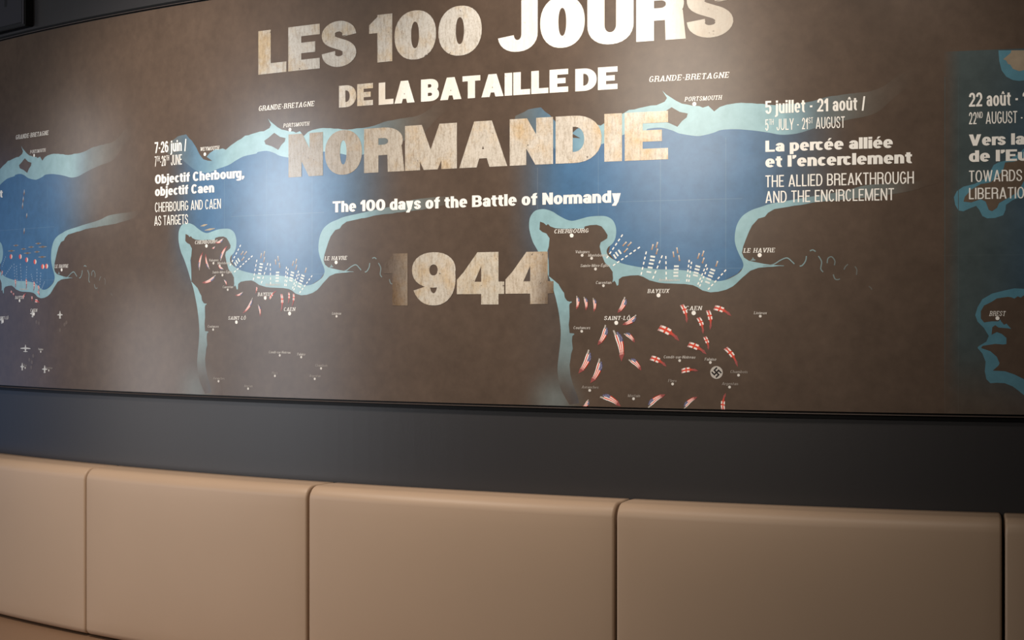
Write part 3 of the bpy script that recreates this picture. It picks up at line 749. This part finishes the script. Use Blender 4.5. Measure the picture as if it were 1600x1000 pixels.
m2 = campaign_map(2, 'map of the Normandy coast left of the year, pale in the sheen of daylight')
place(m2, 2, ('GRANDE-BRETAGNE', 'PORTSMOUTH', 'LE HAVRE', 'CHERBOURG', 'BAYEUX', 'CAEN', 'SAINT-LÔ', 'Lisieux', 'Coutances', 'Carentan', 'Valognes', 'Montebourg', 'Sainte-Mère-Église', 'Arromanches', 'Condé-sur-Noireau', 'Falaise', 'Flers', 'Chambois', 'Argentan', 'Avranches', 'Mortain'))
beach(m2, 2)
lettering('place_label', 'WEYMOUTH', 'serif', (313, 237), (342, 232.8), 5.8, M_INK, m2, .0008, WHITE)
f = Flat(); f.disc(at(320.3, 241), 2.8 * px_len(320, 241)); f.build('place_dot', M_INK, m2, .0009, WHITE)
for kind, a, c, wd in (('us', (311, 422), (317.5, 393), 4.6), ('us', (327, 421), (321.5, 396), 4.2), ('us', (344, 407), (355.5, 384), 5), ('us', (349.5, 373.5), (336, 379.5), 4.5), ('us', (349, 421.5), (340.5, 412.5), 4), ('us', (337.5, 431), (315.5, 442), 5.5), ('us', (350.5, 436.5), (354.5, 446.5), 3.2),
                       ('us', (380, 457), (367.5, 461.5), 3.6), ('uk', (401.5, 448.5), (399, 459), 3), ('us', (395.5, 466), (379, 490), 5), ('us', (404, 475.5), (406.5, 495), 4), ('uk', (421.5, 467), (432.5, 454), 4), ('uk', (414, 462.5), (415.5, 469.5), 5), ('uk', (440, 459.5), (439, 487.5), 5), ('uk', (451.5, 457), (450, 475), 3.6), ('uk', (459, 459), (456, 479.5), 3.8), ('us', (336.5, 386), (331, 388), 3)):
    arrow(m2, kind, at(*a), at(*c), wd * px_len(*a) * .95, 2)
for px, py, L in ((319, 352, 6), (328, 358.4, 9)):
    c = at(px, py); f = Flat(); u_ = .0022; f.line([(c[0] - L * u_, c[1] - .002), (c[0], c[1]), (c[0] + L * u_, c[1] + .002)], lambda t: .0045 * (1 - abs(2 * t - 1)) + .001)
    f.build('ship_mark', M_INK, m2, .0008, lin(180, 165, 140))

m1 = campaign_map(1, 'leftmost map of the Normandy coast, cut by the left edge of the photo')
place(m1, 1, ('GRANDE-BRETAGNE', 'PORTSMOUTH', 'LE HAVRE', 'BAYEUX', 'CAEN', 'SAINT-LÔ', 'Arromanches', 'Falaise', 'Argentan', 'Flers'))
def px1(x, y): return at(x, y)
u1 = px_len(60, 420)
for x, y in ((17.5, 401), (32, 401), (42, 406), (55, 409), (67, 416.5), (73, 416)):
    f = Flat(); c = at(x, y); f.poly([(c[0] + .0085 * math.cos(i * math.pi / 6), c[1] + .0075 * math.sin(i * math.pi / 6)) for i in range(12)])
    f.build('landing_craft_marks', M_INK, m1, .0009, lambda s, h, c=c: mix(RED, WHITE, ramp(s, c[0] - .004, c[0] + .006)), .003)
for x, y, L in ((25, 383.5, 5), (18, 392, 6.5), (43, 395.5, 6.5), (58, 393.5, 5), (66, 401.5, 6.5), (49, 386, 5), (67, 385.7, 7), (60, 380.5, 5), (37, 389, 4.5)):
    c = at(x, y); f = Flat(); L *= .0033; f.line([(c[0] - L, c[1]), (c[0] - L * .4, c[1]), (c[0], c[1]), (c[0] + L * .4, c[1]), (c[0] + L, c[1])], lambda t: .001 + .005 * (1 - abs(2 * t - 1)))
    f.build('ship_mark', M_INK, m1, .0008, lambda s, h, c=c, L=L: mix(lin(120, 92, 60), lin(165, 165, 160), abs(s - c[0]) / L * 1.2), .006)
for x, y, L in ((38, 301, 5), (36.5, 312, 5), (35.5, 321.5, 5.5), (42, 337, 4), (38, 361, 5)):
    c = at(x, y); f = Flat(); L *= u1; f.line([(c[0] - .002, c[1] - L), (c[0], c[1]), (c[0] + .001, c[1] + L)], lambda t: .0015 + .006 * (1 - abs(2 * t - 1)))
    f.build('ship_mark', M_INK, m1, .0008, lambda s, h, c=c: mix(lin(130, 95, 75), lin(190, 195, 200), ramp(h, c[1] - .006, c[1] + .006)), .01, .004)
for a, c, wd in (((24, 436.5), (24, 450), 3), ((41, 436), (41, 452), 3), ((53.5, 440), (52.5, 455), 3), ((60, 446), (61, 456), 3.2), ((17, 455), (20, 459), 2.5), ((21, 458), (22, 463), 2.5), ((36, 466), (41, 458), 3), ((50, 463), (50, 471), 3), ((55, 470), (62, 473), 4), ((4, 423), (2, 431), 3), ((59, 455), (62, 462), 3)):
    arrow(m1, 'uk', at(*a), at(*c), wd * u1 * 1.3, 1)
for x0, y0, x1, y1 in ((22, 412, 24, 440), (26, 415, 27, 440), (32, 412, 34, 441), (42, 416, 41, 442), (49, 428, 53, 447), (58, 420, 58, 450), (64, 426, 62, 452), (70, 440, 65, 452), (9, 401, 3, 418), (19, 415, 7, 432)):
    a, c = at(x0, y0), at(x1, y1); n = 6; f = Flat()
    for j in range(n):
        f.line([(a[0] + (c[0] - a[0]) * t, a[1] + (c[1] - a[1]) * t) for t in (j / n, (j + .5) / n)], .0045)
    f.build('route_line', M_INK, m1, .0008, lin(140, 165, 195))
for x, y, sx, sy in ((94, 492, 4.5, 6), (51, 490, 4.5, 6), (40, 544.5, 9.5, 6), (70, 577, 4.5, 6), (35, 573, 3.5, 6), (3, 500, 4, 6)):
    c = at(x, y); kx = .0031 * sx; ky = u1 * sy; f = Flat()
    f.line([(c[0], c[1] - ky), (c[0], c[1] - ky * .1), (c[0], c[1] + ky)], lambda t: .0105 - .008 * abs(2 * t - 1)); f.line([(c[0] - kx, c[1]), (c[0], c[1] + .001), (c[0] + kx, c[1])], lambda t: .0052 - .003 * abs(2 * t - 1)); f.line([(c[0] - kx * .4, c[1] - ky * .8), (c[0] + kx * .4, c[1] - ky * .8)], .002)
    f.build('aeroplane_mark', M_INK, m1, .0008, lin(205, 203, 198))
for x, y in ((57, 503), (61, 505), (101, 507), (94, 516), (46, 562), (50, 566), (49, 574), (52, 556), (104, 504)):
    c = at(x, y); f = Flat(); f.disc(c, .006, 8); f.build('paratrooper_marks', M_INK, m1, .0006, mix(BROWN, lin(150, 140, 130), .28))

# fourth map: western approaches, cut by the right edge of the photo
f = Flat(); f.quad([(s4, BOT), (S_R, BOT), (S_R, H4), (s4, H4)])
m4 = f.build('campaign_map', M_SEA, mural, .0002, lambda s, h: bg(s, h, 4), .04, .04)
m4['label'] = 'dark teal map with Brittany, cut by the right edge of the photo'
f = Flat()
for y in (398.5,): f.quad([(s4, at(1540, y)[1] - .0007), (S_R, at(1540, y)[1] - .0007), (S_R, at(1540, y)[1] + .0007), (s4, at(1540, y)[1] + .0007)])
for x in (1476.5, 1497.5): f.quad([at(x - .5, 645), at(x + .5, 645), at(x + .5, 120), at(x - .5, 120)])
f.build('fold_lines', M_SEA, m4, .0004, lambda s, h: mix(bg(s, h, 4), (.5, .5, .5), .05), .04, .1)
BAND4 = lin(92, 150, 172)
wales_o = P(1200, 0, [(1440, 315), (1445, 380), (1460, 440), (1490, 480), (1530, 500), (1570, 506), (1620, 500), (3600, 470), (3600, 315)])
wales_l = P(1200, 0, [(1520, 315), (1518, 330), (1500, 345), (1470, 370), (1488, 378), (1500, 400), (1515, 405), (1530, 430), (1570, 445), (1600, 438), (3600, 405), (3600, 315)])
corn_o = P(1200, 200, [(3600, 60), (1600, 128), (1560, 165), (1500, 200), (1440, 215), (1410, 232), (1390, 270), (1350, 320), (1290, 350), (1220, 367), (1180, 395), (1162, 432), (1170, 480), (1190, 515), (1220, 521), (1255, 505), (1300, 487), (1320, 510), (1340, 550), (1370, 565), (1420, 562), (1470, 545), (1485, 512), (1487, 480), (1530, 450), (1600, 425), (3600, 400)])
corn_l = P(1200, 200, [(3600, 110), (1600, 185), (1540, 210), (1482, 215), (1470, 260), (1440, 300), (1390, 340), (1330, 350), (1270, 385), (1230, 430), (1222, 460), (1270, 465), (1330, 445), (1360, 460), (1380, 512), (1400, 520), (1430, 500), (1445, 468), (1500, 438), (1560, 400), (1600, 330), (3600, 300)])
brit_o = P(1200, 420, [(3600, 130), (1600, 125), (1540, 122), (1480, 135), (1400, 155), (1340, 190), (1310, 240), (1295, 290), (1310, 330), (1350, 370), (1380, 420), (1365, 455), (1315, 485), (1310, 495), (1340, 530), (1360, 580), (1355, 640), (1365, 690), (1390, 715), (1430, 712), (1480, 715), (1530, 735), (1570, 765), (1600, 790), (3600, 850)])
brit_l = P(1200, 420, [(3600, 180), (1600, 165), (1580, 180), (1560, 172), (1540, 186), (1520, 178), (1500, 175), (1430, 185), (1400, 205), (1350, 230), (1330, 265), (1330, 310), (1350, 335), (1400, 328), (1440, 328), (1450, 315), (1458, 330), (1475, 350), (1490, 342), (1520, 375), (1480, 370), (1440, 367), (1420, 352), (1402, 365), (1397, 412), (1430, 395), (1460, 406), (1490, 432), (1490, 470), (1470, 473), (1420, 469), (1340, 482), (1332, 495), (1390, 515), (1430, 550), (1447, 590), (1440, 605), (1405, 636), (1480, 640), (1540, 660), (1600, 690), (3600, 740)])
for nm, o_, l_ in (('welsh_shore_band', wales_o, wales_l), ('cornish_shore_band', corn_o, corn_l), ('breton_shore_band', brit_o, brit_l)):
    f = Flat(); f.poly(B3(o_)); bd = f.build(nm, M_PRINT, m4, .0004, lambda s, h: mix(bg(s, h, 4), BAND4, .72), .05)
    f = Flat(); f.poly(B3(l_)); f.build('land', M_PRINT, bd, .0006, BROWN if nm[0] == 'b' else (lin(150, 136, 118) if nm[0] == 'w' else lin(98, 84, 72)), .05)
lettering('place_label', 'BREST', 'serif', (1546, 494), (1570, 493.4), 7.6, M_INK, m4, .0009, WHITE)
f = Flat(); f.disc(at(1558.5, 497.2), 3 * px_len(1558, 497)); f.build('place_dot', M_INK, m4, .001, WHITE)

# title lettering
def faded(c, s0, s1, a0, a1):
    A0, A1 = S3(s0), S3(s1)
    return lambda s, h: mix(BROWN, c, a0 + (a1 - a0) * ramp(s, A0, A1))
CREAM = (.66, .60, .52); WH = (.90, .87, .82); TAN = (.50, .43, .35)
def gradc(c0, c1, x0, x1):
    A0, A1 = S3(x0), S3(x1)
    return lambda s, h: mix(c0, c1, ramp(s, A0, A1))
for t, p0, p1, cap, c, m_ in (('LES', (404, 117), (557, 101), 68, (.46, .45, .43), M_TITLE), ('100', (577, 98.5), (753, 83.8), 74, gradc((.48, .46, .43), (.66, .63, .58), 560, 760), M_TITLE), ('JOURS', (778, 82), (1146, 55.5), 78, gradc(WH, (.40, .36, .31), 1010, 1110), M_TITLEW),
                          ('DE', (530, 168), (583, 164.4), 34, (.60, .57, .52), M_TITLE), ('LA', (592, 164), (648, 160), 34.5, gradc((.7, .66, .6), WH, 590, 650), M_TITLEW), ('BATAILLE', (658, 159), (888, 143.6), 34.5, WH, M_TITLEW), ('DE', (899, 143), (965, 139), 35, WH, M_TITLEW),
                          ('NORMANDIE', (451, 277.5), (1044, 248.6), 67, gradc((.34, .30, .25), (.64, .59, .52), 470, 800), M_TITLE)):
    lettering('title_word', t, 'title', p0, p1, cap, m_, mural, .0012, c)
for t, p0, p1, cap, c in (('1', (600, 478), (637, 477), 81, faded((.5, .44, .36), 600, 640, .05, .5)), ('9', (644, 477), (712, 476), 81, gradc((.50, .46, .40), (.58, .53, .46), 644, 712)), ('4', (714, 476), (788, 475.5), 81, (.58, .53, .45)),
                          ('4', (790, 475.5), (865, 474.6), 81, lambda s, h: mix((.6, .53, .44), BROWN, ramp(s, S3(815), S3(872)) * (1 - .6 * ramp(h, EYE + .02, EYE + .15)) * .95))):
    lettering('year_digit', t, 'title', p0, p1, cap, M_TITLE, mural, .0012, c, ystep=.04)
lettering('subtitle', 'The 100 days of the Battle of Normandy', 'heavy', (520, 331), (970, 317.2), 17.2, M_INK, mural, .0012, WHITE)
for t, st, p0, p1, cap in (
    ('5 juillet - 21 août /', 'bold', (1196, 177), (1352, 172.6), 20), ('5^TH^ JULY - 21^ST^ AUGUST', 'light', (1196, 203.4), (1320, 200.6), 17.6),
    ('La percée alliée', 'heavy', (1196, 236.5), (1395, 232), 17.5), ('et l’encerclement', 'heavy', (1196, 260.3), (1425, 256.3), 17.8),
    ('THE ALLIED BREAKTHROUGH', 'light', (1196, 292), (1428, 287.6), 18.6), ('AND THE ENCIRCLEMENT', 'light', (1196, 316.6), (1397, 313.4), 18.4),
    ('7-26 juin /', 'bold', (242, 240.2), (291.5, 234.5), 17.2), ('7^TH^-26^TH^ JUNE', 'light', (242, 260.4), (284.5, 257), 15.8),
    ('Objectif Cherbourg,', 'heavy', (242.5, 287.6), (382, 277.4), 14), ('objectif Caen', 'heavy', (242.5, 306.6), (335, 300.4), 14),
    ('CHERBOURG AND CAEN', 'light', (242.5, 332), (345.5, 325.2), 14.8), ('AS TARGETS', 'light', (241.5, 353), (294, 349.6), 15),
    ('22 août - 1', 'bold', (1514, 167.2), (1604, 163.6), 21.5), ('22^ND^ AUGUST -', 'light', (1514, 194), (1598, 192.2), 18.6),
    ('Vers la', 'heavy', (1514, 227.6), (1601, 226), 17.6), ('de l’Europe', 'heavy', (1514, 252.6), (1668, 250), 17.8),
    ('TOWARDS', 'light', (1514, 284.2), (1597, 283), 17.8), ('LIBERATION', 'light', (1514, 311), (1613, 310), 17.6), ('t', 'heavy', (0, 309), (4.6, 308.4), 12)):
    lettering('caption_line', t, st, p0, p1, cap, M_INK, mural, .0012, WHITE)

# ------------------------------------------------------------------ banquette
BOFF = WOFF + .115              # front of the back rest
hb_top, hb_bot = .925, .481
def solve_top():
    s, h = at(1000, 779.5, WOFF); return h
hb_top = solve_top()
def back_panel(name, s0, s1, rt=.032, rb=.018, rs=.006):
    """soft padded slab: a rounded profile swept along the wall, drawn in at both sides"""
    bm = bmesh.new()
    g = .003; s0 += g; s1 -= g
    D = BOFF - WOFF - .001
    def profile(e):
        t, f, b_ = hb_top - e, D - e, hb_bot + e
        p = [(0, t), (D * .35, t + .001)]
        p += [(f - rt + rt * math.sin(a), t - rt + rt * math.cos(a)) for a in [i * math.pi / 20 for i in range(11)]]
        n = 14
        p += [(f, t - rt + (b_ + rb - t + rt) * i / n) for i in range(1, n)]
        p += [(f - rb + rb * math.cos(a), b_ + rb - rb * math.sin(a)) for a in [i * math.pi / 10 for i in range(6)]]
        return p + [(0, b_)]
    L = s1 - s0
    st = [(s0 + rs * (1 - math.cos(a)), rs * (1 - math.sin(a))) for a in [i * math.pi / 12 for i in range(7)]]
    n = max(8, int(L / .03))
    st += [(s0 + rs + (L - 2 * rs) * i / n, 0) for i in range(1, n)]
    st += [(s1 - rs * (1 - math.cos(a)), rs * (1 - math.sin(a))) for a in [i * math.pi / 12 for i in range(6, -1, -1)]]
    rows = []
    for s_, e in st:
        a = 2 * (s_ - s0) / L - 1; r_ = []
        for d_, h_ in profile(e):
            c = 2 * (h_ - hb_bot) / (hb_top - hb_bot) - 1
            if d_ > D * .6: d_ += .006 * (1 - a ** 4) * (1 - c ** 4)
            r_.append(bm.verts.new(arc(s_, h_, WOFF + .001 + d_)))
        rows.append(r_)
    k = len(rows[0])
    for a, b_ in zip(rows, rows[1:]):
        for j in range(k): bm.faces.new((a[j], b_[j], b_[(j + 1) % k], a[(j + 1) % k]))
    c1 = bm.faces.new(rows[0]); c2 = bm.faces.new(rows[-1][::-1])
    return from_bm(name, bm, M_LEATHER, None, True)
def sf(px): return at(px, 850, BOFF)[0]
e0 = sf(133); e1 = sf(480.5); e2 = sf(961); e3 = sf(1568)
wd = e3 - e2
for (a, c, lb) in ((e0 - .82, e0, 'tan leatherette backrest panel at the far left, cut by the left edge of the photo'),
                   (e0, e1, 'second backrest panel from the left, tan leatherette, narrowest of the three whole ones'),
                   (e1, e2, 'tan leatherette backrest panel in the middle, below the year on the mural'),
                   (e2, e3, 'widest tan leatherette backrest panel, right of the middle below the map with striped arrows'),
                   (e3, e3 + .82, 'tan leatherette backrest panel showing only a sliver at the right edge of the photo')):
    o = back_panel('backrest_panel', a, c)
    tag(o, lb, 'backrest', 'backrest panels of the wall bench')
seat = empty('bench_seat', arc((e0 + e2) / 2, 0, .3))
tag(seat, 'tan leatherette bench seat below the backrest panels, seen in the lower left corner', 'bench')
def seat_link(o):
    o.parent = seat; o.matrix_parent_inverse.translation = -seat.location
SA, SB = e0 - .82, e3 + .82
HS = .475
prof = [(WOFF + .03, HS - .09)]
r_ = .03
prof += [(WOFF + .03 + r_ * (1 - math.cos(t)) * .6, HS - r_ * (1 - math.sin(t)) * .6) for t in [i * math.pi / 12 for i in range(7)]]
prof += [(WOFF + .58 - r_ + r_ * math.sin(t), HS - r_ + r_ * math.cos(t)) for t in [i * math.pi / 12 for i in range(7)]]
prof += [(WOFF + .58, HS - .09)]
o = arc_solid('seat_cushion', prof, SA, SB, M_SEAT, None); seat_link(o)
for p in o.data.polygons: p.use_smooth = len(p.vertices) == 4
o = arc_solid('base', [(WOFF + .03, 0), (WOFF + .03, HS - .0905), (WOFF + .53, HS - .0905), (WOFF + .53, 0)], SA, SB, M_PLINTH, None); seat_link(o)

# ------------------------------------------------------------------ dark box on the wall, top left
bx = empty('wall_speaker', arc(at(39, 40, .016)[0], at(39, 40, .016)[1], WOFF))
tag(bx, 'dark boxy unit mounted high on the wall in the top left corner', 'speaker')
sR, hB = at(39, 40, .016)
def curved_box(name, s0, s1, h0, h1, d0, d1, m, bev=0.):
    bm = bmesh.new(); vs_ = box(bm, s0, d0, h0, s1, d1, h1)
    if bev: bmesh.ops.bevel(bm, geom=bm.edges[:], offset=bev, segments=3, affect='EDGES')
    t0 = s1 / R; p0 = arc(s1, 0, 0); tx = Vector((math.cos(t0), math.sin(t0), 0)); nx = Vector((math.sin(t0), -math.cos(t0), 0))
    for v_ in bm.verts:
        s, dpt, h = v_.co; q = p0 + tx * (s - s1) + nx * dpt; v_.co = Vector((q.x, q.y, h))
    o = from_bm(name, bm, m, None); o.parent = bx; o.matrix_parent_inverse.translation = -bx.location
    return o
curved_box('cabinet', sR - .42, sR, hB, hB + .30, WOFF, .016, M_BOXD, .002)
curved_box('front_panel', sR - .405, sR - .012, hB + .012, hB + .288, .0162, .0195, M_BOXF, .001)
curved_box('trim_strip', sR - .011, sR - .004, hB + .006, hB + .294, .0162, .0188, M_BOX, .0008)
curved_box('driver_recess', sR - .34, sR - .10, hB + .07, hB + .26, .0197, .0204, M_BOXD, .0002)
